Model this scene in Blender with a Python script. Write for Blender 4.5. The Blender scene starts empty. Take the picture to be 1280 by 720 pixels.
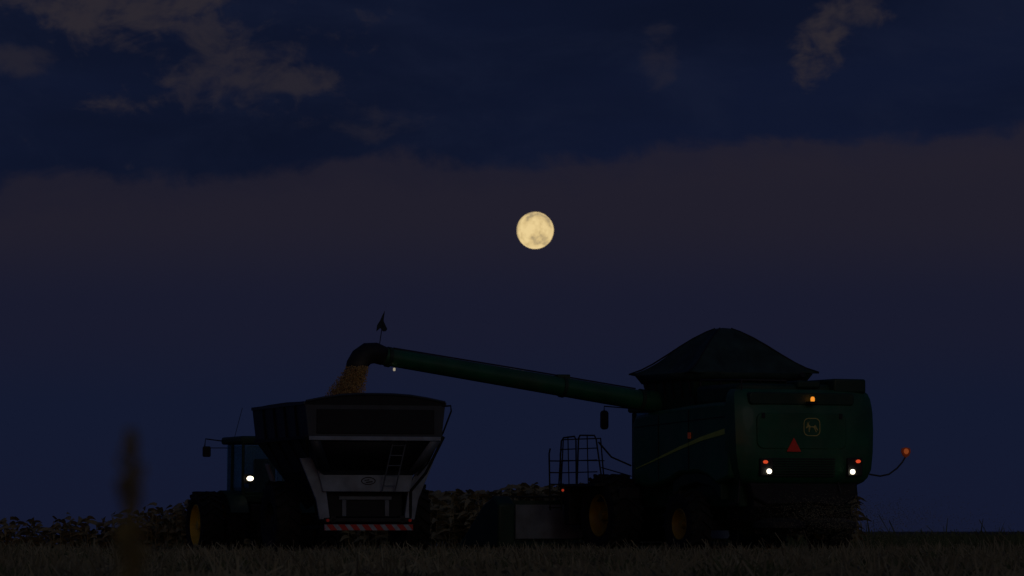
import bpy, bmesh, math, random
from mathutils import Vector, Matrix
random.seed(7)
R=math.radians; PI=math.pi
scn=bpy.context.scene; C=scn.collection
F=5175.0; HOR=664.0; CH=0.6
TH=math.atan((HOR-360)/F)
def P(px,py,d):
    u=(px-640)/F; v=(360-py)/F
    s=d/(math.cos(TH)-v*math.sin(TH))
    return Vector((u*s,d,CH+s*(math.sin(TH)+v*math.cos(TH))))
# ---------------- camera
cd=bpy.data.cameras.new('camera'); cam=bpy.data.objects.new('camera',cd); C.objects.link(cam)
cam.location=(0,0,CH); cam.rotation_euler=(PI/2+TH,0,0)
cd.lens=36*F/1280; cd.sensor_width=36; cd.clip_start=.1; cd.clip_end=12000
cd.dof.use_dof=True; cd.dof.focus_distance=96; cd.dof.aperture_fstop=5.0
scn.camera=cam
scn.view_settings.view_transform='Standard'; scn.view_settings.look='None'; scn.view_settings.exposure=0
# ---------------- materials
def mat(name,col,rough=.6,metal=0,var=.25,scale=3,bump=0,dust=0,emit=None,es=0,coat=0):
    m=bpy.data.materials.new(name); m.use_nodes=True; nt=m.node_tree; N=nt.nodes; L=nt.links
    b=N['Principled BSDF']; b.inputs['Roughness'].default_value=rough; b.inputs['Metallic'].default_value=metal
    b.inputs['Coat Weight'].default_value=coat
    tc=N.new('ShaderNodeTexCoord'); n=N.new('ShaderNodeTexNoise'); n.inputs['Scale'].default_value=scale; n.inputs['Detail'].default_value=6
    L.new(tc.outputs['Object'],n.inputs['Vector'])
    r=N.new('ShaderNodeValToRGB'); r.color_ramp.elements[0].position=.3; r.color_ramp.elements[1].position=.7
    a=tuple(c*(1-var) for c in col[:3])+(1,); c2=tuple(min(1,c*(1+var)) for c in col[:3])+(1,)
    r.color_ramp.elements[0].color=a; r.color_ramp.elements[1].color=c2
    L.new(n.outputs['Fac'],r.inputs['Fac'])
    out=r.outputs['Color']
    if dust:
        n2=N.new('ShaderNodeTexNoise'); n2.inputs['Scale'].default_value=scale*.6; n2.inputs['Detail'].default_value=9; n2.inputs['Roughness'].default_value=.7
        L.new(tc.outputs['Object'],n2.inputs['Vector'])
        mr=N.new('ShaderNodeMapRange'); mr.inputs['From Min'].default_value=.45; mr.inputs['From Max'].default_value=.75; mr.inputs['To Max'].default_value=dust
        L.new(n2.outputs['Fac'],mr.inputs['Value'])
        mx=N.new('ShaderNodeMix'); mx.data_type='RGBA'; mx.inputs['B'].default_value=(.20,.15,.10,1)
        L.new(mr.outputs['Result'],mx.inputs['Factor']); L.new(out,mx.inputs['A']); out=mx.outputs['Result']
    L.new(out,b.inputs['Base Color'])
    if bump:
        bp=N.new('ShaderNodeBump'); bp.inputs['Strength'].default_value=bump; bp.inputs['Distance'].default_value=.02
        L.new(n.outputs['Fac'],bp.inputs['Height']); L.new(bp.outputs['Normal'],b.inputs['Normal'])
    if emit:
        b.inputs['Emission Color'].default_value=tuple(emit)+(1,); b.inputs['Emission Strength'].default_value=es
    return m
M={}
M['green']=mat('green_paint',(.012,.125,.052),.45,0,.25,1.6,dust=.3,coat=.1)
M['green_dark']=mat('dark_green_paint',(.010,.05,.026),.55,0,.25,2,dust=.2)  # plain darker green for body core, tank, cab and header
M['yellow']=mat('yellow_paint',(.42,.28,.012),.5,0,.15,5,dust=.5)
M['yellow2']=mat('clean_yellow_paint',(.85,.58,.02),.45,0,.15,5,dust=.2)
M['stripe']=mat('yellow_green_stripe',(.55,.70,.10),.45,0,.1,5,dust=.1)
M['rubber']=mat('tyre_rubber',(.012,.012,.012),.85,0,.4,8,bump=.3,dust=.18)
M['black']=mat('black_metal',(.016,.016,.018),.65,0,.3,6,dust=.08)
M['steel']=mat('grey_steel',(.16,.19,.23),.5,.1,.2,5,dust=.3)
M['canvas']=mat('dark_canvas',(.028,.06,.05),.8,0,.4,2.5,bump=.5)
M['cart']=mat('dark_cart_paint',(.030,.042,.058),.5,0,.3,2,dust=.12)
M['cart_in']=mat('black_cart_hopper',(.010,.011,.014),.7,0,.3,2)
M['white']=mat('off_white_paint',(.42,.46,.50),.5,0,.2,3,dust=.35)
M['greyp']=mat('grey_blue_paint',(.30,.36,.43),.5,0,.25,3,dust=.3)
M['sheet']=mat('dull_grey_sheet',(.20,.24,.28),.5,0,.25,3,dust=.35)
M['rail']=mat('rail_metal',(.045,.045,.045),.6,.2,.2,6)
M['rail_dk']=mat('dark_rail_metal',(.02,.02,.02),.7,.1,.2,6)
M['flag']=mat('dark_cloth',(.03,.04,.05),.9,0,.3,8)
M['grain']=mat('corn_grain',(.42,.26,.085),.75,0,.45,25)
M['straw']=mat('straw',(.25,.24,.15),.85,0,.7,.45)
M['weedy']=mat('green_regrowth',(.10,.13,.06),.85,0,.6,.7)
M['crop']=mat('dry_crop_leaves',(.27,.225,.115),.85,0,.5,.5)
M['orange']=mat('glowing_orange_reflector',(.8,.16,.04),.4,0,.1,9,emit=(.9,.12,.03),es=.015)  # faint emission added; the orange reflector is no lamp
M['amber_r']=mat('amber_reflector',(.9,.22,.03),.4,0,.1,9,emit=(.95,.20,.05),es=.16)
M['redtri']=mat('glowing_red_reflector',(.6,.03,.015),.5,0,.1,9,emit=(.7,.03,.015),es=.025)  # weak self-glow stands in for light thrown back by the red face
M['red_l']=mat('lit_red_lens',(.8,.02,.01),.3,0,.1,9,emit=(1,.10,.03),es=.6)
M['amber_l']=mat('lit_amber_lens',(.9,.35,.02),.3,0,.1,9,emit=(1,.32,.03),es=.9)
M['white_l']=mat('lit_lamp_lens',(.9,.9,.8),.3,0,.05,9,emit=(1,.90,.68),es=3.2)
M['red_p']=mat('glowing_red_warning_paint',(.42,.02,.015),.5,0,.2,9,emit=(.7,.03,.015),es=.008)  # tiny emission makes the red paint look lit
M['white_p']=mat('white_warning_paint',(.40,.44,.50),.5,0,.2,9)
M['mark']=mat('glowing_emblem_yellow',(.55,.47,.13),.5,0,.15,9,emit=(.7,.6,.25),es=.006)  # yellow with a little glow added to lift the emblem
M['weed']=mat('dry_weed',(.27,.22,.07),.8,0,.3,30)
M['seat']=mat('dark_seat_fabric',(.03,.03,.03),.9,0,.2,9)
def glassmat():
    m=bpy.data.materials.new('cab_glass'); m.use_nodes=True; nt=m.node_tree; N=nt.nodes; L=nt.links
    N.remove(N['Principled BSDF']); o=N['Material Output']
    t=N.new('ShaderNodeBsdfTransparent'); t.inputs[0].default_value=(.75,.88,.88,1)
    g=N.new('ShaderNodeBsdfGlossy'); g.inputs['Color'].default_value=(.5,.8,.85,1); g.inputs['Roughness'].default_value=.35
    n=N.new('ShaderNodeTexNoise'); n.inputs['Scale'].default_value=4
    mr=N.new('ShaderNodeMapRange'); mr.inputs['To Min'].default_value=.15; mr.inputs['To Max'].default_value=.4
    x=N.new('ShaderNodeMixShader'); L.new(n.outputs['Fac'],mr.inputs['Value']); L.new(mr.outputs[0],x.inputs[0]); L.new(t.outputs[0],x.inputs[1]); L.new(g.outputs[0],x.inputs[2]); L.new(x.outputs[0],o.inputs[0])
    return m
M['glass']=glassmat()
# ---------------- mesh helper
class MB:
    def __init__(s): s.bm=bmesh.new()
    def quad(s,pts): 
        return s.bm.faces.new([s.bm.verts.new(p) for p in pts])
    def box(s,c,size,rot=None):
        m=Matrix.Translation(c)
        if rot is not None: m=m@rot.to_4x4()
        m=m@Matrix.Diagonal((size[0],size[1],size[2],1))
        bmesh.ops.create_cube(s.bm,size=1,matrix=m); return s
    def bx(s,x0,x1,y0,y1,z0,z1): return s.box(((x0+x1)/2,(y0+y1)/2,(z0+z1)/2),(abs(x1-x0),abs(y1-y0),abs(z1-z0)))
    def bar(s,a,b,w,h):
        a=Vector(a); b=Vector(b); d=b-a; q=d.to_track_quat('X','Z').to_matrix()
        return s.box((a+b)/2,(d.length,w,h),q)
    def tube(s,pts,r,seg=8,caps=True):
        pts=[Vector(p) for p in pts]; n=len(pts); rs=r if isinstance(r,(list,tuple)) else [r]*n
        rings=[]; ref=None
        for i,p in enumerate(pts):
            t=(pts[min(i+1,n-1)]-pts[max(i-1,0)]).normalized()
            if ref is None:
                ref=Vector((0,0,1)) if abs(t.z)<.9 else Vector((1,0,0))
            a=t.cross(ref).normalized(); b=a.cross(t).normalized(); ref=b
            rings.append([s.bm.verts.new(p+(a*math.cos(k*2*PI/seg)+b*math.sin(k*2*PI/seg))*rs[i]) for k in range(seg)])
        for i in range(n-1):
            for k in range(seg): s.bm.faces.new((rings[i][k],rings[i][(k+1)%seg],rings[i+1][(k+1)%seg],rings[i+1][k]))
        if caps: s.bm.faces.new(rings[0][::-1]); s.bm.faces.new(rings[-1])
        return s
    def lathe(s,prof,seg=36,axis='y',c=(0,0,0)):
        c=Vector(c); rings=[]
        for (h,r) in prof:
            ring=[]
            for k in range(seg):
                t=2*PI*k/seg
                v=Vector((r*math.cos(t),h,r*math.sin(t))) if axis=='y' else (Vector((r*math.cos(t),r*math.sin(t),h)) if axis=='z' else Vector((h,r*math.cos(t),r*math.sin(t))))
                ring.append(s.bm.verts.new(c+v))
            rings.append(ring)
        for i in range(len(rings)-1):
            for k in range(seg): s.bm.faces.new((rings[i][k],rings[i][(k+1)%seg],rings[i+1][(k+1)%seg],rings[i+1][k]))
        return s
    def prism(s,poly,axis,a,b):
        def mk(p,h):
            if axis=='y': return (p[0],h,p[1])
            if axis=='x': return (h,p[0],p[1])
            return (p[0],p[1],h)
        A=[s.bm.verts.new(mk(p,a)) for p in poly]; B=[s.bm.verts.new(mk(p,b)) for p in poly]; n=len(poly)
        s.bm.faces.new(A); s.bm.faces.new(B[::-1])
        for i in range(n): s.bm.faces.new((A[i],B[i],B[(i+1)%n],A[(i+1)%n]))
        return s
    def build(s,name,m,parent=None,bevel=0,smooth=True,loc=None,solid=0,fixn=True):
        if fixn: bmesh.ops.recalc_face_normals(s.bm,faces=s.bm.faces[:])
        me=bpy.data.meshes.new(name); s.bm.to_mesh(me); s.bm.free()
        me.materials.append(M[m] if isinstance(m,str) else m)
        if smooth:
            for p in me.polygons: p.use_smooth=True
            me.set_sharp_from_angle(angle=R(35))
        o=bpy.data.objects.new(name,me); C.objects.link(o)
        if parent: o.parent=parent
        if loc: o.location=loc
        if solid:
            md=o.modifiers.new('solid','SOLIDIFY'); md.thickness=solid; md.offset=0
        if bevel:
            md=o.modifiers.new('bevel','BEVEL'); md.width=bevel; md.segments=3; md.limit_method='ANGLE'; md.angle_limit=R(35)
        return o
def thing(name,label,cat,loc,rz=0):
    o=bpy.data.objects.new(name,None); C.objects.link(o); o.location=loc; o.rotation_euler=(0,0,rz); o.empty_display_size=.3
    o['label']=label; o['category']=cat; return o
def frommesh(name,V,Fc,m,kind=None,smooth=False):
    me=bpy.data.meshes.new(name); me.from_pydata(V,[],Fc); me.update(); me.materials.append(M[m] if isinstance(m,str) else m)
    o=bpy.data.objects.new(name,me); C.objects.link(o)
    if smooth:
        for p in me.polygons: p.use_smooth=True
    if kind: o['kind']=kind
    return o
def sm(t): t=max(0,min(1,t)); return t*t*(3-2*t)
# ---------------- world sky
w=bpy.data.worlds.new('World'); scn.world=w; w.use_nodes=True; nt=w.node_tree; N=nt.nodes; L=nt.links
def val(x,i):
    if isinstance(x,(int,float)): i.default_value=x
    else: L.new(x,i)
def mth(op,a,b=0,c=0,clamp=False):
    n=N.new('ShaderNodeMath'); n.operation=op; n.use_clamp=clamp; val(a,n.inputs[0]); val(b,n.inputs[1]); val(c,n.inputs[2]); return n.outputs[0]
def rng(x,a,b,c=0,d=1,smooth=True):
    n=N.new('ShaderNodeMapRange'); n.interpolation_type='SMOOTHSTEP' if smooth else 'LINEAR'
    val(x,n.inputs[0]); 
    for i,v in enumerate((a,b,c,d)): n.inputs[i+1].default_value=v
    return n.outputs[0]
def mixc(f,a,b):
    n=N.new('ShaderNodeMix'); n.data_type='RGBA'; val(f,n.inputs['Factor'])
    for k,v in (('A',a),('B',b)):
        if isinstance(v,tuple): n.inputs[k].default_value=v+(1,)
        else: L.new(v,n.inputs[k])
    return n.outputs['Result']
def noise(U,V,su,sv,det=6,ro=.5,off=0,dist=0):
    c=N.new('ShaderNodeCombineXYZ'); val(mth('MULTIPLY',U,su),c.inputs[0]); val(mth('MULTIPLY',V,sv),c.inputs[1]); c.inputs[2].default_value=off
    n=N.new('ShaderNodeTexNoise'); n.inputs['Scale'].default_value=1; n.inputs['Detail'].default_value=det; n.inputs['Roughness'].default_value=ro; n.inputs['Distortion'].default_value=dist
    L.new(c.outputs[0],n.inputs['Vector']); return n.outputs['Fac']
tc=N.new('ShaderNodeTexCoord'); sp=N.new('ShaderNodeSeparateXYZ'); L.new(tc.outputs['Generated'],sp.inputs[0])
ya=mth('MAXIMUM',mth('ABSOLUTE',sp.outputs[1]),.12)
U=mth('MULTIPLY',mth('DIVIDE',sp.outputs[0],ya),F/1280)
V=mth('MULTIPLY',mth('DIVIDE',sp.outputs[2],ya),F/720)
def srgb(r,g,b):
    f=lambda c:(c/255/12.92) if c/255<=.04045 else ((c/255+.055)/1.055)**2.4
    return (f(r),f(g),f(b))
cr=N.new('ShaderNodeValToRGB'); cr.color_ramp.interpolation='EASE'; L.new(mth('MULTIPLY',V,1.0,clamp=True),cr.inputs[0])
e=cr.color_ramp.elements; e[0].position=0; e[0].color=srgb(19,24,46)+(1,); e[1].position=.72; e[1].color=srgb(35,32,44)+(1,)
for p,c in ((.20,(19,25,47)),(.38,(24,26,45)),(.56,(32,30,43))):
    k=e.new(p); k.color=srgb(*c)+(1,)
n1=noise(U,V,4.2,5,6,.55,1.3,.2); n2=noise(U,V,11,9,8,.62,4.7,.6); n3=noise(U,V,1.3,4,5,.5,9.1); n4=noise(U,V,26,20,6,.6,2.2,.8); n5=noise(U,V,6,7,8,.6,17.3,.4)
E=mth('MULTIPLY_ADD',U,.075,.657)
E=mth('ADD',E,mth('MULTIPLY',rng(U,-.05,-.30),-.032))
E=mth('ADD',E,mth('MULTIPLY',mth('SUBTRACT',n1,.5),-.15))
E=mth('ADD',E,mth('MULTIPLY',mth('SUBTRACT',n2,.5),-.09))
E=mth('ADD',E,mth('MULTIPLY',mth('SUBTRACT',n4,.5),-.025))
cm=rng(mth('SUBTRACT',V,E),-.022,.022)
cm2=mth('MULTIPLY',rng(mth('SUBTRACT',V,E),-.07,.02),.3)
cm=mth('MAXIMUM',cm,cm2)
def win(px,py,rx,ry):
    cu=(px-640)/1280; cv=(HOR-py)/720
    a=mth('POWER',mth('ABSOLUTE',mth('DIVIDE',mth('SUBTRACT',U,cu),rx/1280)),2); b=mth('POWER',mth('ABSOLUTE',mth('DIVIDE',mth('SUBTRACT',V,cv),ry/720)),2)
    return mth('MAXIMUM',mth('SUBTRACT',1,mth('ADD',a,b)),-1)
nb=mth('ADD',mth('MULTIPLY',n5,.35),mth('MULTIPLY',n2,.65))
nb=mth('ADD',nb,mth('MULTIPLY',mth('SUBTRACT',n4,.5),.40))
def hole(px,py,rx,ry,k,wt=.17,lo=.50,hi=.74):
    return mth('MULTIPLY',rng(mth('ADD',nb,mth('MULTIPLY',win(px,py,rx,ry),wt)),lo,hi),k)
hs=[hole(140,0,170,46,.9,.18,.53,.74),hole(290,55,200,70,.7,.12,.52,.72),hole(370,95,100,30,.7,.16,.55,.76),hole(150,122,60,28,.8,.18,.54,.74),hole(20,75,60,24,.5,.18,.54,.8),
    hole(1012,74,38,44,1.0,.26,.56,.76),hole(1066,12,62,30,.9,.24,.56,.78),hole(1030,42,56,54,1.0,.24,.56,.78),hole(825,70,30,50,.35,.17,.54,.78),hole(460,150,80,30,.4,.16,.52,.76)]
h=hs[0]
for x in hs[1:]: h=mth('MAXIMUM',h,x)
cc=mixc(rng(n3,.3,.7),srgb(12,18,37),srgb(16,23,46))
cc=mixc(mth('MULTIPLY',rng(n5,.42,.72),.45),cc,srgb(23,29,50))
col=mixc(cm,cr.outputs['Color'],mixc(h,cc,srgb(44,40,47)))
sky=N.new('ShaderNodeTexSky'); sky.sky_type='NISHITA'; sky.sun_disc=False; sky.sun_elevation=R(1.0); sky.sun_rotation=R(180)
bg=N.new('ShaderNodeMix'); bg.data_type='RGBA'; bg.blend_type='ADD'; 
back=mth('MULTIPLY',rng(mth('MULTIPLY',sp.outputs[1],-1),.0,.8),.013)
L.new(back,bg.inputs['Factor']); L.new(col,bg.inputs['A']); L.new(sky.outputs[0],bg.inputs['B'])
B=N['Background']; L.new(bg.outputs['Result'],B.inputs['Color']); B.inputs['Strength'].default_value=1
# afterglow of the sun that set behind the camera
sl=bpy.data.lights.new('sun','SUN'); sl.energy=.038; sl.angle=R(25); sl.color=(1,.94,.88)
so=bpy.data.objects.new('sun',sl); C.objects.link(so); so.rotation_euler=(R(72),0,R(25))
# ---------------- moon
def moonmat():
    m=bpy.data.materials.new('moon_surface'); m.use_nodes=True; nt=m.node_tree; N=nt.nodes; L=nt.links
    b=N['Principled BSDF']; b.inputs['Base Color'].default_value=(0.1,.1,.1,1); b.inputs['Roughness'].default_value=1
    tc=N.new('ShaderNodeTexCoord'); n=N.new('ShaderNodeTexNoise'); n.inputs['Scale'].default_value=.085; n.inputs['Detail'].default_value=7; n.inputs['Roughness'].default_value=.6; n.inputs['Distortion'].default_value=.15
    mp=N.new('ShaderNodeMapping'); mp.inputs['Location'].default_value=(21,5,4.2)
    L.new(tc.outputs['Object'],mp.inputs[0]); L.new(mp.outputs[0],n.inputs['Vector'])
    r=N.new('ShaderNodeValToRGB'); e=r.color_ramp.elements; e[0].position=.40; e[0].color=srgb(170,150,112)+(1,); e[1].position=.60; e[1].color=srgb(234,207,149)+(1,)
    k=e.new(.49); k.color=srgb(215,188,132)+(1,)
    L.new(n.outputs['Fac'],r.inputs[0]); L.new(r.outputs[0],b.inputs['Emission Color']); b.inputs['Emission Strength'].default_value=1
    return m
M['moon']=moonmat()
mb=MB(); bmesh.ops.create_uvsphere(mb.bm,u_segments=64,v_segments=32,radius=23.3/F*3000)
mo=mb.build('moon','moon',loc=P(669,288,3000)); mo['label']='bright yellow full moon hanging in the dusk sky above the machines'; mo['category']='moon'
# ---------------- terrain
LP=[(-40,4.0),(-22,2.7),(-13.85,1.85),(-11.7,1.50),(-8.9,.88),(-6.5,.55),(-2.6,.15),(.2,.0),(1.5,0)]
def tz(x,y):
    if x>=1.5: l=0
    elif x<=-40: l=4
    else:
        for (a,b),(c,d) in zip(LP,LP[1:]):
            if a<=x<=c: l=b+(d-b)*(x-a)/(c-a); break
    t=sm((y-104)/9)
    far=.003*max(0,y-116)*sm((2-x)/12)
    bump=.03*math.sin(x*1.7+y*.6)+.03*math.sin(x*.63-y*.41)
    return -(l*t+far*t)+bump*(1 if y<200 else 0)
xs=sorted(set([-4000,-2500,-1500,-800,-400,-200,-120,-80,-60]+[i*.75 for i in range(-66,67)]+[60,80,120,200,400,800,1500,2500,4000]))
ys=[-400,-150,-60,-20,0,20,30]+[35+i*.8 for i in range(0,125)]+[140,150,165,185,210,260,350,500,800,1300,2200,3500,6000]
Vv=[(x,y,tz(x,y)) for y in ys for x in xs]; nx=len(xs)
Ff=[(j*nx+i,j*nx+i+1,(j+1)*nx+i+1,(j+1)*nx+i) for j in range(len(ys)-1) for i in range(nx-1)]
M['soil']=mat('field_soil',(.06,.057,.038),.95,0,.5,1.5,bump=.6)
frommesh('ground',Vv,Ff,'soil','structure',True)
# ---------------- stubble and straw
V1=[];F1=[]
def blade(x,y,z,h,wd,lean,ang):
    dx=math.cos(ang)*wd/2; dy=math.sin(ang)*wd/2*.5
    lx=lean*h; ly=random.uniform(-.3,.3)*h
    i=len(V1)
    V1.extend([(x-dx,y-dy,z-.02),(x+dx,y+dy,z-.02),(x+dx*.8+lx*.5,y+dy+ly*.5,z+h*.55),(x-dx*.8+lx*.5,y-dy+ly*.5,z+h*.55),(x+lx+dx*.35,y+ly,z+h),(x+lx-dx*.35,y+ly,z+h*.97)])
    F1.append((i,i+1,i+2,i+3)); F1.append((i+3,i+2,i+4,i+5))
def clump(x,y): return .5+.25*math.sin(x*1.9+2*math.sin(y*.37))+.25*math.sin(x*.57+y*.23+1)*math.sin(x*4.1-y*.9)
random.seed(11)
for k in range(62000):
    y=40+66*random.random()**.9
    x=random.uniform(-1,1)*(.14*y+4)
    if random.random()<.5: y=round(y/.76)*.76+random.gauss(0,.07)
    c_=clump(x,y)
    if random.random()>.5+c_*.8: continue
    h=random.choice((.08,.12,.16,.22,.30))*random.uniform(.6,1.2)*(.5+.8*c_)
    if x>5 and random.random()<.06: h*=1.6
    blade(x,y,tz(x,y),h,random.uniform(.010,.040),random.gauss(0,.45),random.uniform(-.8,.8))
for k in range(14000):   # broken straw lying flat
    y=random.uniform(40,110); x=random.uniform(-1,1)*(.14*y+4); z=tz(x,y)+random.uniform(.01,.12); a=random.uniform(0,PI); l=random.uniform(.1,.35)
    i=len(V1); c=math.cos(a)*l; s=math.sin(a)*l; t=random.uniform(-.06,.1)
    V1.extend([(x,y,z),(x+c,y+s,z+t),(x+c,y+s,z+t+.02),(x,y,z+.025)]); F1.append((i,i+1,i+2,i+3))
frommesh('stubble',V1,F1,'straw','stuff')
V1=[];F1=[]
for k in range(26000):
    y=104+random.random()**1.5*150; x=random.uniform(0,1)*(.14*y+6) if random.random()<.8 else random.uniform(-1,1)*(.14*y+4)
    h=random.uniform(.15,.5)*(.4+1.0*clump(x*1.3,y*.2))*(1.7 if random.random()<.04 else 1)
    blade(x,y,tz(x,y),h,random.uniform(.02,.07),random.gauss(0,.45),random.uniform(-.6,.6))
for k in range(38000):
    y=42+62*random.random(); x=random.uniform(-1,1)*(.14*y+4); c_=clump(x*.8+3,y*.7)
    if c_<.4: continue
    blade(x,y,tz(x,y),random.uniform(.1,.30)*c_,random.uniform(.012,.05),random.gauss(0,.6),random.uniform(-.8,.8))
frommesh('field_grass',V1,F1,'weedy','stuff')
# ---------------- standing crop behind
V2=[];F2=[]
def leaf(p,az,l,wd,rise,droop):
    d=Vector((math.cos(az),math.sin(az),0)); n=Vector((-d.y,d.x,0))
    pts=[]
    for i in range(4):
        t=i/3; pts.append((p+d*l*t+Vector((0,0,rise*t-droop*t*t)), wd*(1,1,.7,.1)[i]/2))
    b=len(V2)
    for q,ww in pts: V2.append(tuple(q-n*ww+Vector((0,0,ww*.8)))); V2.append(tuple(q+n*ww-Vector((0,0,ww*.8))))
    for i in range(3): F2.append((b+2*i,b+2*i+1,b+2*i+3,b+2*i+2))
random.seed(5)
for row in range(13):
    y0=108.5+row*.9
    x=-26
    while x<9.0:
        x+=random.uniform(.06,.15)
        y=y0+random.gauss(0,.25)
        z=tz(x,y); hh=1.98*random.uniform(.88,1.02)*(.95+.04*math.sin(x*1.3)+.03*math.sin(x*3.7+row))
        b=len(V2); lx=random.gauss(0,.05); hs_=hh*.88
        V2.extend([(x-.012,y,z),(x+.012,y,z),(x+lx+.006,y,z+hs_),(x+lx-.006,y,z+hs_)]); F2.append((b,b+1,b+2,b+3))
        for k in range(12):
            f=.30+.62*k/11
            leaf(Vector((x+lx*f,y,z+hh*f)),random.uniform(0,2*PI),random.uniform(.16,.42),random.uniform(.07,.13),random.uniform(.04,.16),random.uniform(.08,.32))
frommesh('standing_crop',V2,F2,'crop','stuff')
# ---------------- wheels
def wheel(parent,x,yo,r,wd,rr,side,rimcol='yellow',lugs=22):
    cy=side*(yo-wd/2)
    hub=MB(); hub.lathe([(side*wd*.10,.001),(side*wd*.34,.001),(side*wd*.34,rr*.22),(side*wd*.10,rr*.26)],20)
    for k in range(8):
        t=k*PI/4; hub.tube([(math.cos(t)*rr*.36,side*wd*.10,math.sin(t)*rr*.36),(math.cos(t)*rr*.36,side*wd*.2,math.sin(t)*rr*.36)],.02,6)
    wo=hub.build('wheel',rimcol,parent,loc=(x,cy,r))
    t=MB(); h=wd/2
    t.lathe([(-h*.78,rr),(-h*.98,rr+.3*(r-rr)),(-h,rr+.6*(r-rr)),(-h*.9,r-.06),(-h*.6,r-.045),(0,r-.035),(h*.6,r-.045),(h*.9,r-.06),(h,rr+.6*(r-rr)),(h*.98,rr+.3*(r-rr)),(h*.78,rr)],48)
    for k in range(lugs):
        for s in (-1,1):
            a=(k+(.5 if s>0 else 0))*2*PI/lugs
            rot=Matrix.Rotation(-a,3,'Y')@Matrix.Rotation(s*R(38),3,'X')
            t.box((math.cos(a)*(r-.03),s*h*.48,math.sin(a)*(r-.03)),(.085,wd*.56,.06),rot)
    t.build('tyre','rubber',wo)
    m=MB(); m.lathe([(side*h*.80,rr*1.01),(side*h*.84,rr*.97),(side*h*.6,rr*.93),(side*h*.3,rr*.80),(side*h*.22,rr*.4),(side*h*.22,.01)],40)
    m.lathe([(-side*h*.80,rr*1.01),(-side*h*.84,rr*.97),(-side*h*.3,rr*.85),(-side*h*.2,rr*.3),(-side*h*.2,.01)],40)
    m.build('rim',rimcol,wo)
    return wo
# ======================================================= COMBINE
A=R(25)
rc=P(1006,664,94); comb=thing('combine_harvester','green combine harvester with tent-like tank cover and long unloading auger reaching left',
   'combine harvester',(rc.x,94,0),PI/2+A)
def rbox_poly(x0,x1,z0,z1,r,n=4):
    pts=[]
    for cx,cz,a0 in ((x1-r,z1-r,0),(x0+r,z1-r,90),(x0+r,z0+r,180),(x1-r,z0+r,270)):
        for i in range(n+1):
            a=R(a0+90*i/n); pts.append((cx+r*math.cos(a),cz+r*math.sin(a)))
    return pts
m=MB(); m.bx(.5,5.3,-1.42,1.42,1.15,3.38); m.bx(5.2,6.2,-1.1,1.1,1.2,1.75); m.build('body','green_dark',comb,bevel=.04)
side_poly=[(.42,1.80),(1.1,1.66),(1.5,1.84),(2.0,1.94),(2.9,1.92),(3.5,1.75),(4.4,1.60),(5.2,1.70),(5.32,1.9),(5.36,2.5),(5.34,3.1),(5.2,3.33),(4.0,3.42),(2.45,3.50),(1.2,3.54),(.42,3.52)]
for s in (1,-1):
    m=MB(); m.prism(side_poly,'y',s*1.43,s*1.70); sp_=m.build('side_panel','green',comb,bevel=.09)
    m=MB()
    m.prism([(5.12,2.085),(4.2,2.27),(3.0,2.53),(1.8,2.76),(.60,2.93),(.60,2.80),(1.8,2.665),(3.0,2.46),(4.2,2.23),(5.1,2.065)],'y',s*1.695,s*1.712)
    m.build('stripe','stripe',sp_)
    for a,b in (((.5,3.2),(5.2,3.05)),((2.42,2.02),(2.42,3.4)),((3.95,1.8),(3.95,3.3))):
        m=MB(); m.bar((a[0],s*1.703,a[1]),(b[0],s*1.703,b[1]),.02,.018); m.build('panel_seam','black',sp_)
    m=MB(); m.prism([(1.0,1.3),(1.0,1.72),(1.5,1.86),(2.2,1.95),(2.9,1.92),(3.4,1.76),(3.4,1.3),(3.0,1.62),(2.2,1.72),(1.4,1.6)],'y',s*1.35,s*1.62); m.build('wheel_arch','green_dark',comb,bevel=.03)
m=MB(); m.box((2.35,1.72,2.80),(.13,.02,.14)); m.build('side_reflector','orange',comb)
# rear: stepped panels
def rowshell(zs_,depth,name,mm,parent):
    m=MB(); bm=m.bm; rows=[]
    for z,x0,hl,hr in zs_:
        row=[bm.verts.new((depth,hl,z))]
        for i in range(25):
            f=-1+2*i/24; y=(hl+hr)/2*(-f)+(hl-hr)/2
            row.append(bm.verts.new((x0+.16*abs(f)**7,y,z)))
        row.append(bm.verts.new((depth,-hr,z))); rows.append(row)
    for a,b in zip(rows,rows[1:]):
        for k in range(len(a)-1): bm.faces.new((a[k],a[k+1],b[k+1],b[k]))
    bm.faces.new(rows[-1]); bm.faces.new(rows[0][::-1])
    return m.build(name,mm,parent)
rear=rowshell([(1.66,.16,1.38,1.55),(1.72,.06,1.48,1.65),(1.82,.0,1.56,1.73),(2.0,-.05,1.64,1.80),(2.4,-.06,1.70,1.84),(2.9,-.05,1.715,1.86),(3.3,-.02,1.715,1.86),(3.45,.02,1.70,1.86),(3.62,.07,1.68,1.85),(3.74,.13,1.64,1.82),(3.82,.22,1.56,1.76)],.62,'rear_panel','green',comb)
m=MB(); m.prism(rbox_poly(-1.05,1.25,2.46,3.27,.16),'x',-.075,.1); m.build('rear_door','green',rear,bevel=.02)
m=MB(); m.prism(rbox_poly(-1.30,1.40,3.46,3.74,.08),'x',.0,.3); m.build('upper_door','green_dark',rear,bevel=.03)
for y in (-.9,1.1):
    m=MB(); m.bx(-.10,-.06,y-.04,y+.04,3.15,3.27); m.build('door_hinge','black',rear,bevel=.01)
m=MB()
for k in range(8): m.bx(-.085,0,-.75,.85,1.84+k*.055,1.865+k*.055)
m.build('grille','black',rear)
m=MB(); m.prism([(-1.45,1.70),(1.35,1.70),(1.25,1.35),(.9,1.18),(-.3,1.22),(-1.0,1.14),(-1.4,1.35)],'x',.1,.35); m.build('added_tail_board','black',comb,bevel=.05)  # black board added to darken the area below the rear panel
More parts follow.
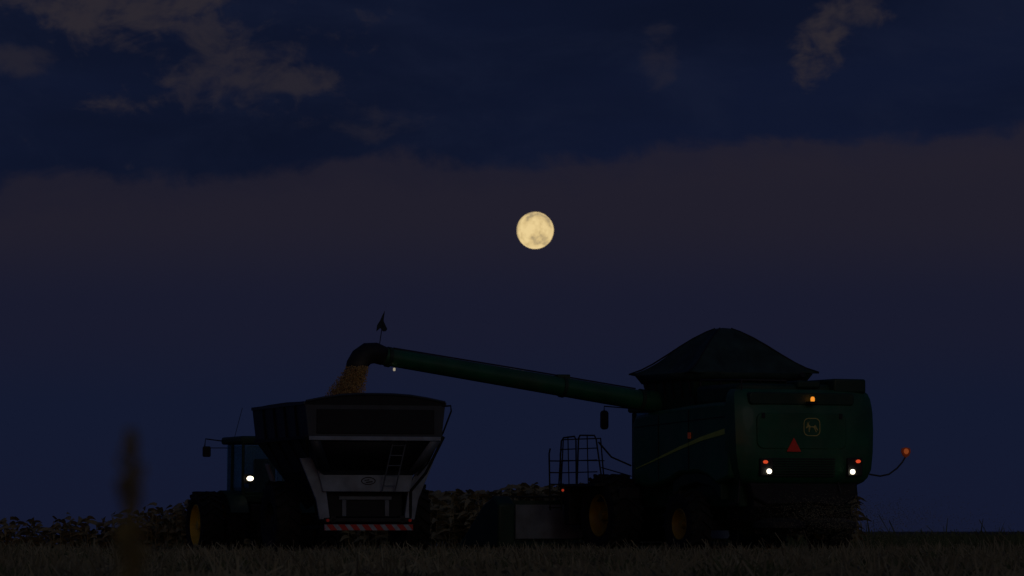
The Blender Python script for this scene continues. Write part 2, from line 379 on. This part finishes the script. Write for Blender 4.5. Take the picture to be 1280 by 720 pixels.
m=MB(); m.bx(.4,2.45,-1.6,1.5,3.5,3.95); m.build('engine_hood','green_dark',comb,bevel=.09)
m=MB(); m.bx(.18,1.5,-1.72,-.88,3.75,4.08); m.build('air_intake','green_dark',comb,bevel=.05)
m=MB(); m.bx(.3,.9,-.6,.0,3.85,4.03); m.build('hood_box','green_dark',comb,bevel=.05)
m=MB(); m.tube([(2.2,-1.1,3.9),(2.2,-1.1,4.15),(2.05,-1.1,4.24)],.07,12); m.build('exhaust_pipe','black',comb)
m=MB(); m.tube([(.3,.3,3.92),(.3,.3,4.02),(.3,1.45,4.02),(2.3,1.45,4.08),(2.3,1.45,3.5)],.018,6); m.tube([(.3,1.45,3.5),(.3,1.45,4.02)],.018,6); m.tube([(1.3,1.45,3.5),(1.3,1.45,4.05)],.018,6)
m.build('hood_rail','rail',comb)
# tank
tcx=3.92
def ring(bm,hx,hy,z,dz=0): return [bm.verts.new((tcx+a*hx,b*hy,z)) for a,b in ((-1,-1),(1,-1),(1,1),(-1,1))]
m=MB(); rs=[ring(m.bm,1.15,1.38,3.3),ring(m.bm,1.2,1.42,3.75),ring(m.bm,1.32,1.46,4.12),ring(m.bm,1.36,1.48,4.2)]
for a,b in zip(rs,rs[1:]):
    for k in range(4): m.bm.faces.new((a[k],a[(k+1)%4],b[(k+1)%4],b[k]))
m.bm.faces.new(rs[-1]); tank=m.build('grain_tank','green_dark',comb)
for k in range(6):
    x=tcx-1.1+k*.44; m=MB(); m.bar((x,1.43,3.7),(x,1.50,4.15),.04,.03); m.build('tank_rib','black',tank)
for k in range(6):
    y=-1.3+k*.52; m=MB(); m.bar((tcx-1.22,y,3.7),(tcx-1.37,y,4.15),.03,.04); m.build('tank_rib','black',tank)
# tent cover
m=MB(); bm=m.bm; NR=18; NS=14; H0=4.25; H1=5.36
rings=[]
def tent(t):   # height fraction and half-width fraction along the slope
    return (.58*t+.42*math.sin(PI/2*t)**1.3)
for j in range(NR+1):
    t=j/NR; q=1-t
    hx=.12+1.32*q; hy=.15+1.41*q
    zz=H0+(H1-H0)*tent(t)-.10*(q**2)*t
    row=[]
    cs=[(-1,-1),(1,-1),(1,1),(-1,1)]
    for k in range(4):
        a=cs[k]; b=cs[(k+1)%4]
        for i in range(NS):
            f=i/NS; ex=a[0]+(b[0]-a[0])*f; ey=a[1]+(b[1]-a[1])*f
            bow=1-.08*math.sin(PI*f)*q+.02*math.sin(f*19+k*2)*q
            flare=(.09*q**5)*(abs(2*f-1)**3)
            zsag=-.04*math.sin(PI*f)*q*t*4+.024*math.sin(f*17+j*.4+k*1.3)*q
            row.append(bm.verts.new((tcx+ex*hx*bow*(1+flare),ey*hy*bow*(1+flare),zz+zsag+ (.04*(abs(2*f-1)**2)*q))))
    rings.append(row)
n=len(rings[0])
for a,b in zip(rings,rings[1:]):
    for k in range(n): bm.faces.new((a[k],a[(k+1)%n],b[(k+1)%n],b[k]))
top=bm.verts.new((tcx,0,H1+.02))
for k in range(n): bm.faces.new((rings[-1][k],rings[-1][(k+1)%n],top))
cover=m.build('tank_cover','canvas',comb,solid=.02)
ridges=[[Vector(rings[j][k*NS].co) if False else None for j in range(0)] for k in range(4)]
for ci,(a,b) in enumerate(((-1,-1),(1,-1),(1,1),(-1,1))):
    pts=[]
    for j in (0,2,4,7,10,13,16,18):
        t=j/NR; q=1-t; fl_=1+.09*q**5
        pts.append((tcx+a*(.12+1.32*q)*fl_,b*(.15+1.41*q)*fl_,H0+(H1-H0)*tent(t)-.10*q*q*t+.05*q+.012))
    m=MB(); m.tube(pts,.02,6); m.build('cover_seam','black',cover)
m=MB()
for s in (1,-1):
    m.quad([(tcx+1.48,s*1.58,4.28),(tcx-1.48,s*1.58,4.28),(tcx-1.34,s*1.47,4.08),(tcx+1.34,s*1.47,4.08)])
    m.quad([(tcx+s*1.48,1.58,4.28),(tcx+s*1.48,-1.58,4.28),(tcx+s*1.34,-1.47,4.08),(tcx+s*1.34,1.47,4.08)])
m.build('cover_flap','canvas',cover,solid=.015)
# unloading auger
m=MB(); m.tube([(4.6,1.05,2.9),(4.6,1.05,3.5),(4.6,1.2,3.62),(4.6,1.7,3.66)],[.26,.27,.27,.25],20)
aug=m.build('auger_boot','green',comb)
ax=4.6; pz=lambda y:3.64+(y-1.6)*(4.60-3.64)/(8.45-1.6)
m=MB(); m.tube([(ax,1.5,pz(1.5)),(ax,3.9,pz(3.9)),(ax,8.5,pz(8.5))],[.235,.225,.205],24)
tube=m.build('unloading_auger','green',comb)
for y,r in ((1.85,.27),(3.88,.25),(8.3,.235)):
    m=MB(); m.tube([(ax,y-.04,pz(y-.04)),(ax,y+.04,pz(y+.04))],r,24); m.build('coupling_ring','green_dark',tube)
m=MB(); m.bx(ax-.1,ax+.1,3.72,4.04,pz(3.88)+.16,pz(3.88)+.29); m.build('coupling_latch','green_dark',tube,bevel=.02)
m=MB(); m.tube([(ax-.05,2.0,pz(2.0)+.25),(ax-.05,5.2,pz(5.2)+.24),(ax-.05,8.2,pz(8.2)+.22)],.018,6); m.build('hydraulic_hose','black',tube)
m=MB(); m.tube([(ax,8.42,4.60),(ax,8.62,4.665),(ax,8.82,4.65),(ax,8.98,4.54),(ax,9.08,4.38),(ax,9.12,4.20)],[.215,.235,.245,.245,.24,.235],20,caps=False)
m.build('spout','black',tube,solid=.012)
m=MB(); m.tube([(ax-.16,8.22,4.31),(ax-.19,8.235,4.27)],.028,12); m.build('auger_lamp',mat('dim_lamp_lens',(.8,.8,.7),.3,0,.05,9,emit=(1,.85,.6),es=.3),tube)
m=MB(); m.tube([(ax,8.52,4.86),(ax,8.40,5.62)],.011,6); fp=m.build('flag_pole','rail_dk',comb)
fl=[(8.405,5.60),(8.42,5.40),(8.33,5.22),(8.36,5.17),(8.43,5.16),(8.50,5.24),(8.60,5.16),(8.58,5.30),(8.50,5.42),(8.44,5.55)]
m=MB(); m.prism(fl,'x',ax-.006,ax+.006); m.build('flag','flag',fp)
# cab
m=MB(); 
for x in (5.45,7.0):
    for y in (-.8,.8): m.bx(x-.05,x+.05,y-.05,y+.05,1.8,3.45)
m.bx(5.4,7.05,-.85,.85,1.62,1.95); cab=m.build('cab','green_dark',comb,bevel=.03)
m=MB(); m.bx(5.3,7.15,-.92,.92,3.45,3.64); m.build('cab_roof','green_dark',cab,bevel=.06)
m=MB()
m.bx(5.5,6.95,.79,.80,1.95,3.45); m.bx(5.5,6.95,-.80,-.79,1.95,3.45); m.bx(7.0,7.01,-.75,.75,1.95,3.45); m.build('cab_window','glass',cab)
m=MB(); m.bx(5.9,6.4,-.25,.25,2.0,2.4); m.bx(5.8,5.95,-.25,.25,2.3,2.95); m.build('driver_seat','seat',cab,bevel=.05)
m=MB(); m.tube([(6.9,.85,3.55),(6.9,1.66,3.60),(6.9,1.66,3.48)],.016,6); ma=m.build('mirror_arm','rail_dk',comb)
m=MB(); m.prism(rbox_poly(1.555,1.765,3.04,3.5,.08),'x',6.86,6.92); m.build('mirror','black',ma,bevel=.02)
# platform, rails, ladder
m=MB(); m.bx(5.45,7.45,1.35,2.62,1.66,1.73); m.bx(5.5,7.3,1.1,2.2,1.3,1.66); plat=m.build('platform','black',comb,bevel=.01)
def railpath(m,pts,r=.021): m.tube(pts,r,6)
m=MB()
yo=2.6
railpath(m,[(5.3,yo-.1,1.72),(5.42,yo,2.76),(5.52,yo,2.86),(6.3,yo,2.88),(6.38,yo,2.8),(6.46,yo,1.72)])
railpath(m,[(6.5,yo,1.72),(6.52,yo,2.78),(6.6,yo,2.86),(7.2,yo,2.84),(7.32,yo,2.76),(7.46,yo,1.72)])
for z in (2.0,2.28,2.56): railpath(m,[(5.38,yo,z),(6.42,yo,z)],.015); railpath(m,[(6.5,yo,z),(7.38,yo,z)],.015)
railpath(m,[(7.44,2.55,1.72),(7.42,2.5,2.80),(7.42,1.5,2.84),(7.42,1.4,1.72)]); railpath(m,[(7.43,2.52,2.3),(7.42,1.4,2.3)],.014)
railpath(m,[(5.40,2.55,2.7),(5.42,2.2,2.35),(5.42,1.68,2.15)]); railpath(m,[(5.35,2.5,2.1),(5.40,1.68,1.9)],.015)
for x in (5.85,6.9): railpath(m,[(x,yo,1.72),(x+.06,yo,2.87)],.015)
m.build('railing','rail_dk',plat)
m=MB()
for y in (2.56,2.86): railpath(m,[(7.40,y,1.1),(7.46,y,2.46),(7.40,y,2.58)],.022)
for k in range(5): m.bx(7.38,7.48,2.56,2.86,1.15+k*.28,1.18+k*.28)
m.build('ladder','rail_dk',plat)
m=MB(); m.bx(5.0,6.6,1.65,2.2,1.35,1.62); m.build('tool_box','black',comb,bevel=.03)
m=MB(); m.bx(7.1,7.4,1.9,2.5,.75,1.66); m.build('step_support','black',comb,bevel=.03)
m=MB(); m.tube([(7.2,2.62,1.58),(7.16,2.64,1.58)],.032,10); m.build('side_lamp',mat('dim_red_lens',(.8,.03,.01),.3,0,.1,9,emit=(1,.08,.03),es=.25),comb)
# wheels
for s in (1,-1):
    wheel(comb,5.9,2.38,.97,.8,.50,s)
    wheel(comb,2.2,2.12,.76,.55,.36,s,lugs=18)
m=MB(); m.bx(5.7,6.1,-1.7,1.7,.82,1.15); m.build('front_axle','black',comb,bevel=.03)
m=MB(); m.bx(2.05,2.35,-1.6,1.6,.62,.86); m.bx(1.9,2.5,-.4,.4,.8,1.3); m.build('rear_axle','black',comb,bevel=.03)
# chopper, spreader
m=MB(); m.prism([(.25,1.70),(.2,1.15),(.5,.8),(1.5,.85),(1.7,1.78)],'y',-1.2,1.2); m.build('straw_chopper','black',comb,bevel=.05)
for s in (1,-1):
    m=MB(); m.lathe([(.62,.01),(.62,.5),(.68,.60),(.80,.60),(.9,.3),(.9,.01)],24,'z',(.0,s*.66,0))
    for k in range(6):
        a=k*PI/3; m.bar((.0+.1*math.cos(a),s*.66+.1*math.sin(a),.60),(.0+.55*math.cos(a),s*.66+.55*math.sin(a),.60),.02,.12)
    m.build('spreader_disc','black',comb)
m=MB(); m.bx(2.8,5.0,-1.2,1.2,.85,1.25); m.build('belly_pan','black',comb,bevel=.05)
m=MB(); m.prism([(5.9,1.2),(6.1,1.75),(8.2,1.15),(8.2,.4),(7.9,.35)],'y',-.65,.65); m.build('feeder_house','green_dark',comb,bevel=.03)
# header
m=MB(); m.bx(8.15,8.3,-3.6,3.6,1.18,1.34); m.bx(8.15,9.6,-3.6,3.6,.25,.32); m.tube([(8.6,-3.5,.62),(8.6,3.5,.62)],.22,16); hd=m.build('header','green_dark',comb)
m=MB(); m.bx(8.1,8.14,-3.45,3.45,.42,1.24); m.build('back_sheet','sheet',hd)
for s in (1,-1):
    m=MB(); m.prism([(8.0,.2),(8.0,1.25),(8.3,1.45),(8.9,1.25),(10.2,.35),(10.3,.2)],'y',s*3.5,s*3.95); m.build('end_divider','green_dark',hd,bevel=.06)
m=MB(); m.tube([(9.3,-3.4,1.05),(9.3,3.4,1.05)],.06,8)
for k in range(6):
    a=k*PI/3
    q=(9.3+.45*math.cos(a),1.05+.45*math.sin(a)); m.tube([(q[0],-3.4,q[1]),(q[0],3.4,q[1])],.02,5)
    for y in (-3.4,-1.7,0,1.7,3.4): m.bar((9.3,y,1.05),(q[0],y,q[1]),.03,.03)
    for j in range(34): y=-3.35+j*.2; m.bar((q[0],y,q[1]),(q[0],y,q[1]-.2),.012,.012)
m.build('reel','black',hd)
# rear lamps and marks
def disc(name,x,y,z,r,mm,parent,d=.05,sx=1):
    m=MB(); m.lathe([(x,.001),(x,r*.85),(x+.012,r),(x+d,r)],18,'x',(0,0,0))
    for v in m.bm.verts: v.co.y=v.co.y*sx+y; v.co.z+=z
    return m.build(name,mm,parent)
def lampset(y,z,y2,z2):
    m=MB(); m.bx(-.11,0,min(y,y2)-.12,max(y,y2)+.12,z2-.10,z+.08); hs_=m.build('lamp_housing','black',comb,bevel=.02)
    disc('tail_light',-.15,y,z,.038,'red_l',hs_,sx=1.5)
    disc('work_light',-.16,y2,z2,.055,'white_l',hs_)
lampset(1.07,2.16,.98,1.95); lampset(-1.33,2.19,-1.18,1.95)
m=MB(); m.lathe([(3.54,.045),(3.60,.05),(3.64,.035),(3.65,.001)],16,'z',(-.12,-.15,0)); bcn=m.build('beacon','amber_l',comb)
m=MB(); m.bx(-.18,0,-.25,-.05,3.48,3.54); m.build('beacon_bracket','black',bcn)
m=MB(); m.prism([(.33,2.71),(.15,2.40),(.51,2.40)],'x',-.115,-.095); m.build('slow_vehicle_triangle','redtri',comb)
# emblem: leaping deer in a rounded frame
yc,zc=-.15,2.96; XE=-.085
m=MB(); o_=rbox_poly(yc-.215,yc+.215,zc-.205,zc+.205,.12); i_=rbox_poly(yc-.196,yc+.196,zc-.186,zc+.186,.104)
a=[m.bm.verts.new((XE,p[0],p[1])) for p in o_]; b=[m.bm.verts.new((XE,p[0],p[1])) for p in i_]
for k in range(len(a)): m.bm.faces.new((a[k],a[(k+1)%len(a)],b[(k+1)%len(a)],b[k]))
em=m.build('emblem','mark',comb)
deer=[(-1,.36),(-.82,.48),(-.74,.5),(-.86,.95),(-.72,.60),(-.45,1.0),(-.58,.52),(-.48,.32),(-.1,.10),(.35,.16),(.62,.40),(.60,.16),(.72,-.05),(1.12,-.50),(1.04,-.62),(.6,-.18),(.48,-.06),(.84,-.76),(.72,-.88),(.38,-.22),(.2,-.06),(-.2,-.02),(-.46,-.22),(-.46,-.84),(-.58,-.84),(-.60,-.18),(-.54,.02),(-1.08,-.26),(-1.1,-.15),(-.62,.14),(-.66,.27),(-.85,.26)]
m=MB(); f=m.bm.faces.new([m.bm.verts.new((XE,yc-p[0]*.145,zc+p[1]*.135)) for p in deer]); bmesh.ops.triangulate(m.bm,faces=[f]); m.build('leaping_deer','mark',em)
# marker arm right
m=MB(); m.tube([(.1,-1.75,1.90),(.05,-2.0,1.86),(0,-2.2,1.90),(0,-2.42,2.04),(0,-2.56,2.18),(0,-2.64,2.3)],.02,8); arm=m.build('marker_arm','rail',comb)
m=MB(); m.prism([(-2.54,2.50),(-2.65,2.525),(-2.76,2.50),(-2.775,2.42),(-2.73,2.33),(-2.65,2.28),(-2.57,2.33),(-2.525,2.42)],'x',-.03,.01); mr_=m.build('marker_housing','orange',arm,bevel=.012)
m=MB(); m.lathe([(-.05,.001),(-.05,.055),(-.03,.065)],16,'x',(0,-2.65,2.43)); m.build('marker_lamp','amber_r',mr_)
for pts in ([(.1,-.9,1.8),(.0,-.95,1.45)],[(.3,-1.5,1.8),(.3,-1.55,1.25),(.8,-1.5,1.2)],[(.3,1.5,1.8),(.3,1.55,1.25),(.8,1.5,1.2)]):
    m=MB(); m.tube(pts,.018,6); m.build('rear_bracket','rail',comb)
# chaff thrown out behind the machine
V1=[];F1=[]; random.seed(3)
mw=Matrix.Translation((rc.x,94,0))@Matrix.Rotation(PI/2+A,4,'Z')
for k in range(9000):
    t=random.random(); a=random.gauss(0,1.1); lx=-.2-t*2.4; ly=a*(.5+t*1.3)-1.6*t; lz=max(.03,1.0-.65*t*t+random.gauss(0,.18)*(1+t))
    p=mw@Vector((lx,ly,lz)); i=len(V1); a=random.uniform(0,PI); b=random.gauss(0,.5); l=random.uniform(.006,.03)
    d=Vector((math.cos(a),math.sin(a),b))*l
    V1.extend([tuple(p),tuple(p+d),tuple(p+d+Vector((0,0,.006))),tuple(p+Vector((0,0,.006)))]); F1.append((i,i+1,i+2,i+3))
frommesh('chaff',V1,F1,'straw','stuff')
# ======================================================= GRAIN CART
K=R(17); q=P(469,664,92)
cart=thing('grain_cart','dark grain cart with pale frame and red and white warning bar catching the falling grain','grain cart',(q.x,92,0),PI/2+K)
secs=[(0,5.0,1.6,3.42),(0,4.97,1.52,2.68),(.5,4.35,1.12,1.95),(1.15,3.7,.55,1.42)]
m=MB(); rs=[]
for xr,xf,hw,z in secs: rs.append([m.bm.verts.new(p) for p in ((xr,-hw,z),(xf,-hw,z),(xf,hw,z),(xr,hw,z))])
for a,b in zip(rs,rs[1:]):
    for k in range(4): m.bm.faces.new((a[k],a[(k+1)%4],b[(k+1)%4],b[k]))
m.bm.faces.new(rs[-1]); hop=m.build('hopper','cart',cart,solid=.03,smooth=False)
arch=[(-1.61,3.40),(1.61,3.40),(1.60,3.46),(1.2,3.54),(.8,3.60),(.4,3.625),(0,3.63),(-.4,3.625),(-.8,3.60),(-1.2,3.54),(-1.60,3.46)]
for x in (-.02,4.98):
    m=MB(); m.prism(arch,'x',x,x+.05); m.build('end_board','cart_in',hop)
m=MB()
for s in (1,-1): m.bx(0,5.0,s*1.60-.04,s*1.60+.04,3.40,3.47)
m.tube([(-.03,y,z+.01) for y,z in arch[2:]],.03,8)
m.build('rim_rail','cart',hop)
m=MB()
for s in (1,-1):
    for x in (.9,1.9,2.9,3.9): m.bar((x,s*1.62,3.4),(x,s*1.55,2.70),.06,.05); m.bar((x,s*1.55,2.70),(x,s*1.15,1.98),.06,.05)
    m.bar((0,s*1.55,2.68),(5,s*1.55,2.68),.06,.08)
m.build('hopper_rib','cart_in',hop)
m=MB(); m.bx(-.05,-.018,-1.5,1.53,2.61,2.70); m.build('pale_band','greyp',hop,bevel=.01)
m=MB(); m.bx(-.04,-.02,-1.35,1.35,2.76,3.3); m.build('rear_plate','cart_in',hop,bevel=.02)
m=MB(); m.quad([(.02,1.30,2.58),(.02,-1.30,2.58),(.46,-.98,1.97),(.46,.98,1.97)]); m.build('opening_shade','cart_in',hop,solid=.02)  # solid black sheet drawn for the shade inside the rear opening
for s in (1,-1):
    m=MB(); m.quad([(-.03,s*1.50,2.60),(-.03,s*1.26,2.60),(.44,s*.90,1.94),(.46,s*1.16,1.94)]); m.build('wing_plate','steel' if s<0 else 'cart',hop,solid=.02)
# frame
for s in (1,-1):
    m=MB()
    m.prism([(s*1.56,2.22),(s*1.30,2.24),(s*.96,1.60),(s*.86,.86),(s*1.10,.86),(s*1.18,1.3)],'x',.67,.75); m.build('support_leg','greyp',cart,bevel=.015)
    m=MB(); m.bar((4.0,s*1.5,2.14),(4.2,s*1.0,.89),.12,.06); m.build('support_leg','white',cart,bevel=.01)
m=MB()
for s in (1,-1): m.bx(.6,4.6,s*.8-.06,s*.8+.06,.78,.95)
m.bx(2.45,2.75,-1.6,1.6,.74,.98); m.bx(.6,.72,-1.0,1.0,.80,.90); m.bx(4.5,4.62,-.9,.9,.78,.95); ch=m.build('chassis','black',cart,bevel=.02)
m=MB(); m.prism([(-.96,1.48),(1.04,1.48),(1.16,1.95),(-1.06,1.95)],'x',.60,.66); pn=m.build('rear_frame_panel','greyp',cart,bevel=.015)
m=MB()
ov=[(.0+.17*math.cos(t*PI/12),1.72+.09*math.sin(t*PI/12)) for t in range(24)]; iv=[(.0+.145*math.cos(t*PI/12),1.72+.068*math.sin(t*PI/12)) for t in range(24)]
a=[m.bm.verts.new((.592,p[0],p[1])) for p in ov]; b=[m.bm.verts.new((.592,p[0],p[1])) for p in iv]
for k in range(24): m.bm.faces.new((a[k],a[(k+1)%24],b[(k+1)%24],b[k]))
m.quad([(.592,.09,1.74),(.592,-.02,1.76),(.592,-.02,1.735),(.592,.09,1.72)]); m.quad([(.592,.06,1.70),(.592,-.1,1.72),(.592,-.1,1.69),(.592,.06,1.675)])
m.build('maker_mark','black',pn)
m=MB(); m.bx(.85,.9,-.85,.88,.92,1.48); m.build('void_shade_panel','cart_in',cart,bevel=.01)  # black panel; the shade of the open void is put into its colour
m=MB(); m.bx(.80,.84,-.6,.62,1.30,1.38); m.bx(.80,.84,-.54,-.44,.93,1.3); m.bx(.80,.84,.45,.55,.93,1.3); m.build('lower_gate','steel',cart,bevel=.01)
# warning bar
m=MB(); m.bx(.54,.58,-1.02,1.02,.62,.75); wb=m.build('warning_bar','white_p',cart)
m=MB(); y=-1.16
while y<1.02:
    a0,a1=y,y+.15; sh=.10
    pts=[(max(-1.02,min(1.02,a0)),.622),(max(-1.02,min(1.02,a1)),.622),(max(-1.02,min(1.02,a1+sh)),.748),(max(-1.02,min(1.02,a0+sh)),.748)]
    if pts[1][0]-pts[0][0]>.01 or pts[2][0]-pts[3][0]>.01: m.quad([(.535,p[0],p[1]) for p in pts])
    y+=.27
m.build('red_stripe','red_p',wb)
for s in (1,-1): disc('tail_reflector',.50,s*.95,.84,.035,'redtri',cart)
# ladder and side tube
m=MB()
for y in (-.42,-.72): m.tube([(.02,y,2.62),(.52,y+.12,1.5)],.018,6)
for k in range(5):
    t=(k+.5)/5; m.tube([(.02+.5*t,-.42+.12*t,2.62-1.12*t),(.02+.5*t,-.72+.12*t,2.62-1.12*t)],.014,6)
m.build('ladder','steel',cart)
m=MB(); m.tube([(0,-1.55,3.38),(0,-1.74,3.40),(.02,-1.76,3.28),(.2,-1.62,2.8),(.45,-1.32,2.1),(.55,-1.12,1.85)],.02,8); m.build('tarp_crank','rail_dk',cart)
m=MB(); m.tube([(0,-1.58,2.7),(.3,-1.25,1.9),(.65,-1.0,1.5),(.68,-1.0,.9)],.035,8); m.build('corner_brace','rail_dk',cart)
m=MB(); m.tube([(0,1.58,2.7),(.4,1.45,2.3)],.035,8); m.build('corner_brace','rail_dk',cart)
for s in (1,-1): wheel(cart,2.6,1.82,.86,.6,.42,s,'black',20)
m=MB()
tp=(Matrix.Rotation(-(PI/2+K),4,'Z')@(Vector((-5.72,99.15,0))-Vector((q.x,92,0))).to_4d()).to_3d()
m.bar((4.5,.5,.8),(tp.x,tp.y,.62),.12,.14); m.bar((4.5,-.5,.8),(tp.x,tp.y,.62),.12,.14); m.build('tongue','black',cart)
m=MB(); m.tube([(4.9,.2,1.2),(5.15,.9,2.2),(5.2,1.3,3.1)],.17,16); m.build('cart_auger','cart_in',cart)
# ---- grain heap and stream
random.seed(9)
mc=Matrix.Translation((q.x,92,0))@Matrix.Rotation(PI/2+K,4,'Z')
Vh=[];Fh=[]; nn=24
for j in range(nn+1):
    for i in range(nn+1):
        x=.05+4.88*i/nn; y=-1.52+3.04*j/nn
        d=math.hypot((x-2.5)/2.4,y/1.5)
        z=2.85+.45*max(0,1-d)+random.uniform(-.015,.015)
        Vh.append(tuple(mc@Vector((x,y,z))))
for j in range(nn):
    for i in range(nn): a=j*(nn+1)+i; Fh.append((a,a+1,a+nn+2,a+nn+1))
frommesh('grain_heap',Vh,Fh,'grain','stuff',True)
Vg=[];Fg=[]
cent=[(447,459,12),(443,468,14),(438,478,17),(433,488,20),(430,498,21),(429,512,21)]
def cl(t):
    f=t*(len(cent)-1); i=min(int(f),len(cent)-2); f-=i
    return [cent[i][k]+(cent[i+1][k]-cent[i][k])*f for k in range(3)]
for k in range(17000):
    t=random.random(); cx,cy,r=cl(t); g=random.gauss(0,.46)
    if abs(g)>1.2: continue
    p=P(cx+g*r,cy+random.uniform(-2,2),94.15+random.gauss(0,.42)*r/56)
    s=random.uniform(.006,.014); b=len(Vg); a=random.uniform(0,PI)
    c,si=math.cos(a)*s,math.sin(a)*s
    Vg.extend([(p.x-c,p.y-si,p.z-s),(p.x+c,p.y-s,p.z-si),(p.x+si,p.y+s,p.z+s*1.6),(p.x-si,p.y+si,p.z+s)])
    Fg+= [(b,b+1,b+2),(b,b+2,b+3),(b,b+3,b+1),(b+1,b+3,b+2)]
frommesh('falling_grain',Vg,Fg,'grain','stuff')
ld=bpy.data.lights.new('auger_spot','SPOT'); ld.energy=.8; ld.color=(1,.84,.62); ld.spot_size=R(75); ld.spot_blend=.6; ld.shadow_soft_size=.05
lo=bpy.data.objects.new('auger_spot',ld); C.objects.link(lo); lo.location=P(490,461,93.3); dr=P(434,482,94.2)-lo.location; lo.rotation_euler=dr.to_track_quat('-Z','Y').to_euler()
# ======================================================= TRACTOR
T=R(20); q=P(328,664,100)
tr=thing('tractor','tractor with yellow wheel rims and glazed cab hitched ahead of the grain cart','tractor',(q.x,100,-.06),PI/2+T)
for s in (1,-1):
    wheel(tr,0,1.72,.80,.56,.50,s,'yellow2'); wheel(tr,0,1.08,.80,.45,.50,s,'yellow2')
    wheel(tr,2.25,.86,.58,.36,.33,s,'yellow2',lugs=18)
    m=MB(); pts=[(.98*math.cos(R(a)),.80+.98*math.sin(R(a))*.86) for a in range(15,170,12)]; inn=[(.93*math.cos(R(a)),.80+.93*math.sin(R(a))*.86) for a in range(15,170,12)]
    m.prism(pts+inn[::-1],'y',s*.6,s*1.05); m.build('fender','green_dark',tr)
m=MB(); m.bx(-.5,2.6,-.28,.28,.5,1.05); m.bx(-.25,.25,-1.0,1.0,.62,.98); m.bx(2.15,2.35,-.7,.7,.48,.68); m.bx(-.9,-.4,-.1,.1,.5,.7); m.build('chassis','black',tr,bevel=.03)
m=MB(); m.prism([(1.1,1.0),(1.1,1.74),(1.6,1.68),(2.4,1.5),(2.85,1.32),(2.95,1.15),(2.9,.8)],'y',-.42,.42); m.build('engine_hood','green',tr,bevel=.08)
m=MB()
for x,y in ((-.5,.64),(-.5,-.64),(.40,.66),(.40,-.66),(.95,.58),(.95,-.58)): m.bar((x,y,1.45),(x+(.06 if x<0 else 0),y*.96,2.78),.07,.07)
m.bx(-.55,1.0,-.66,.66,1.35,1.52); m.bx(-.5,-.44,-.62,.62,1.5,1.6); cb=m.build('cab','green_dark',tr,bevel=.02)
m=MB(); m.bx(-.60,1.15,-.72,.72,2.76,2.94); m.build('cab_roof','green_dark',cb,bevel=.06)
m=MB(); m.bx(-.42,.92,.625,.63,1.55,2.74); m.bx(-.42,.92,-.63,-.625,1.55,2.74); m.bx(-.47,-.465,-.58,.58,1.6,2.74); m.bx(.95,.955,-.52,.52,1.55,2.74); m.build('cab_window','glass',cb)
m=MB(); m.bx(-.1,.35,-.25,.25,1.55,1.95); m.bx(-.2,-.05,-.26,.26,1.85,2.40); m.build('driver_seat','seat',cb,bevel=.05)
m=MB(); m.tube([(.75,0,1.5),(.6,0,1.95)],.03,8); m.lathe([(0,.17),(.02,.185),(.04,.17),(.02,.155),(0,.17)],20,'z',(.58,0,1.95)); m.build('steering_wheel','black',cb)
m=MB(); m.tube([(1.05,.64,2.84),(1.1,1.12,2.90),(1.1,1.14,2.72)],.017,6); m.tube([(1.0,.60,2.68),(1.1,1.12,2.68)],.012,6); m2=m.build('mirror_arm','rail_dk',tr)
m=MB(); m.prism(rbox_poly(1.0,1.2,2.46,2.72,.04),'x',1.04,1.09); m.build('mirror','black',m2,bevel=.01)
m=MB(); m.tube([(.9,.45,2.92),(.9,.25,3.66)],.007,5); m.build('antenna','rail_dk',tr)
m=MB(); m.tube([(1.25,-.6,1.6),(1.25,-.6,2.65),(1.2,-.6,2.75)],.05,12); m.build('exhaust_pipe','black',tr)
m=MB(); m.bar((-.5,.60,1.88),(-.66,.55,1.92),.03,.03); m.tube([(-.58,.52,1.92),(-.69,.52,1.92)],.075,14); m.bx(-.62,-.58,.40,.66,1.80,2.02); lh=m.build('lamp_housing','black',tr)
d_=disc('work_light',-.72,.52,1.92,.058,'white_l',lh,d=.02,sx=1.45)
m=MB(); m.bx(-.75,-.6,-.5,.5,.9,1.3); m.build('hitch_linkage','black',tr,bevel=.03)
# ======================================================= blurred weed near the camera
g=P(162,664,6.0); wd=thing('weed_stalk','tall dry weed stalk standing close to the camera at the left, out of focus','weed',(g.x,6,tz(g.x,6)),0)
m=MB(); m.tube([(.012,0,0),(.004,.01,.3),(0,0,.5),(.0,0,.74)],[.007,.007,.006,.003],8); m.build('stem','weed',wd)
m=MB(); random.seed(2)
for k in range(110):
    z=.46+.275*random.random(); a=random.uniform(0,2*PI); r=.020*random.random()**.6*(1 if z<.70 else .5)
    m.box((r*math.cos(a),r*math.sin(a),z),(.006,.006,.018),Matrix.Rotation(a,3,'Z')@Matrix.Rotation(.4,3,'X'))
m.build('seed_head','weed',wd)
for a,z,l in ((.3,.3,.2),(2.6,.36,.14),(4,.15,.22)):
    m=MB(); d=Vector((math.cos(a),math.sin(a),0)); n_=Vector((-d.y,d.x,0))*.008; b=Vector((0,0,z))
    pts=[b,b+d*l*.4+Vector((0,0,.08)),b+d*l*.7+Vector((0,0,.06)),b+d*l]
    vs=[(m.bm.verts.new(p-n_*k_),m.bm.verts.new(p+n_*k_)) for p,k_ in zip(pts,(1,1,.7,.2))]
    for (a0,a1),(b0,b1) in zip(vs,vs[1:]): m.bm.faces.new((a0,a1,b1,b0))
    m.build('leaf','weed',wd,fixn=False)
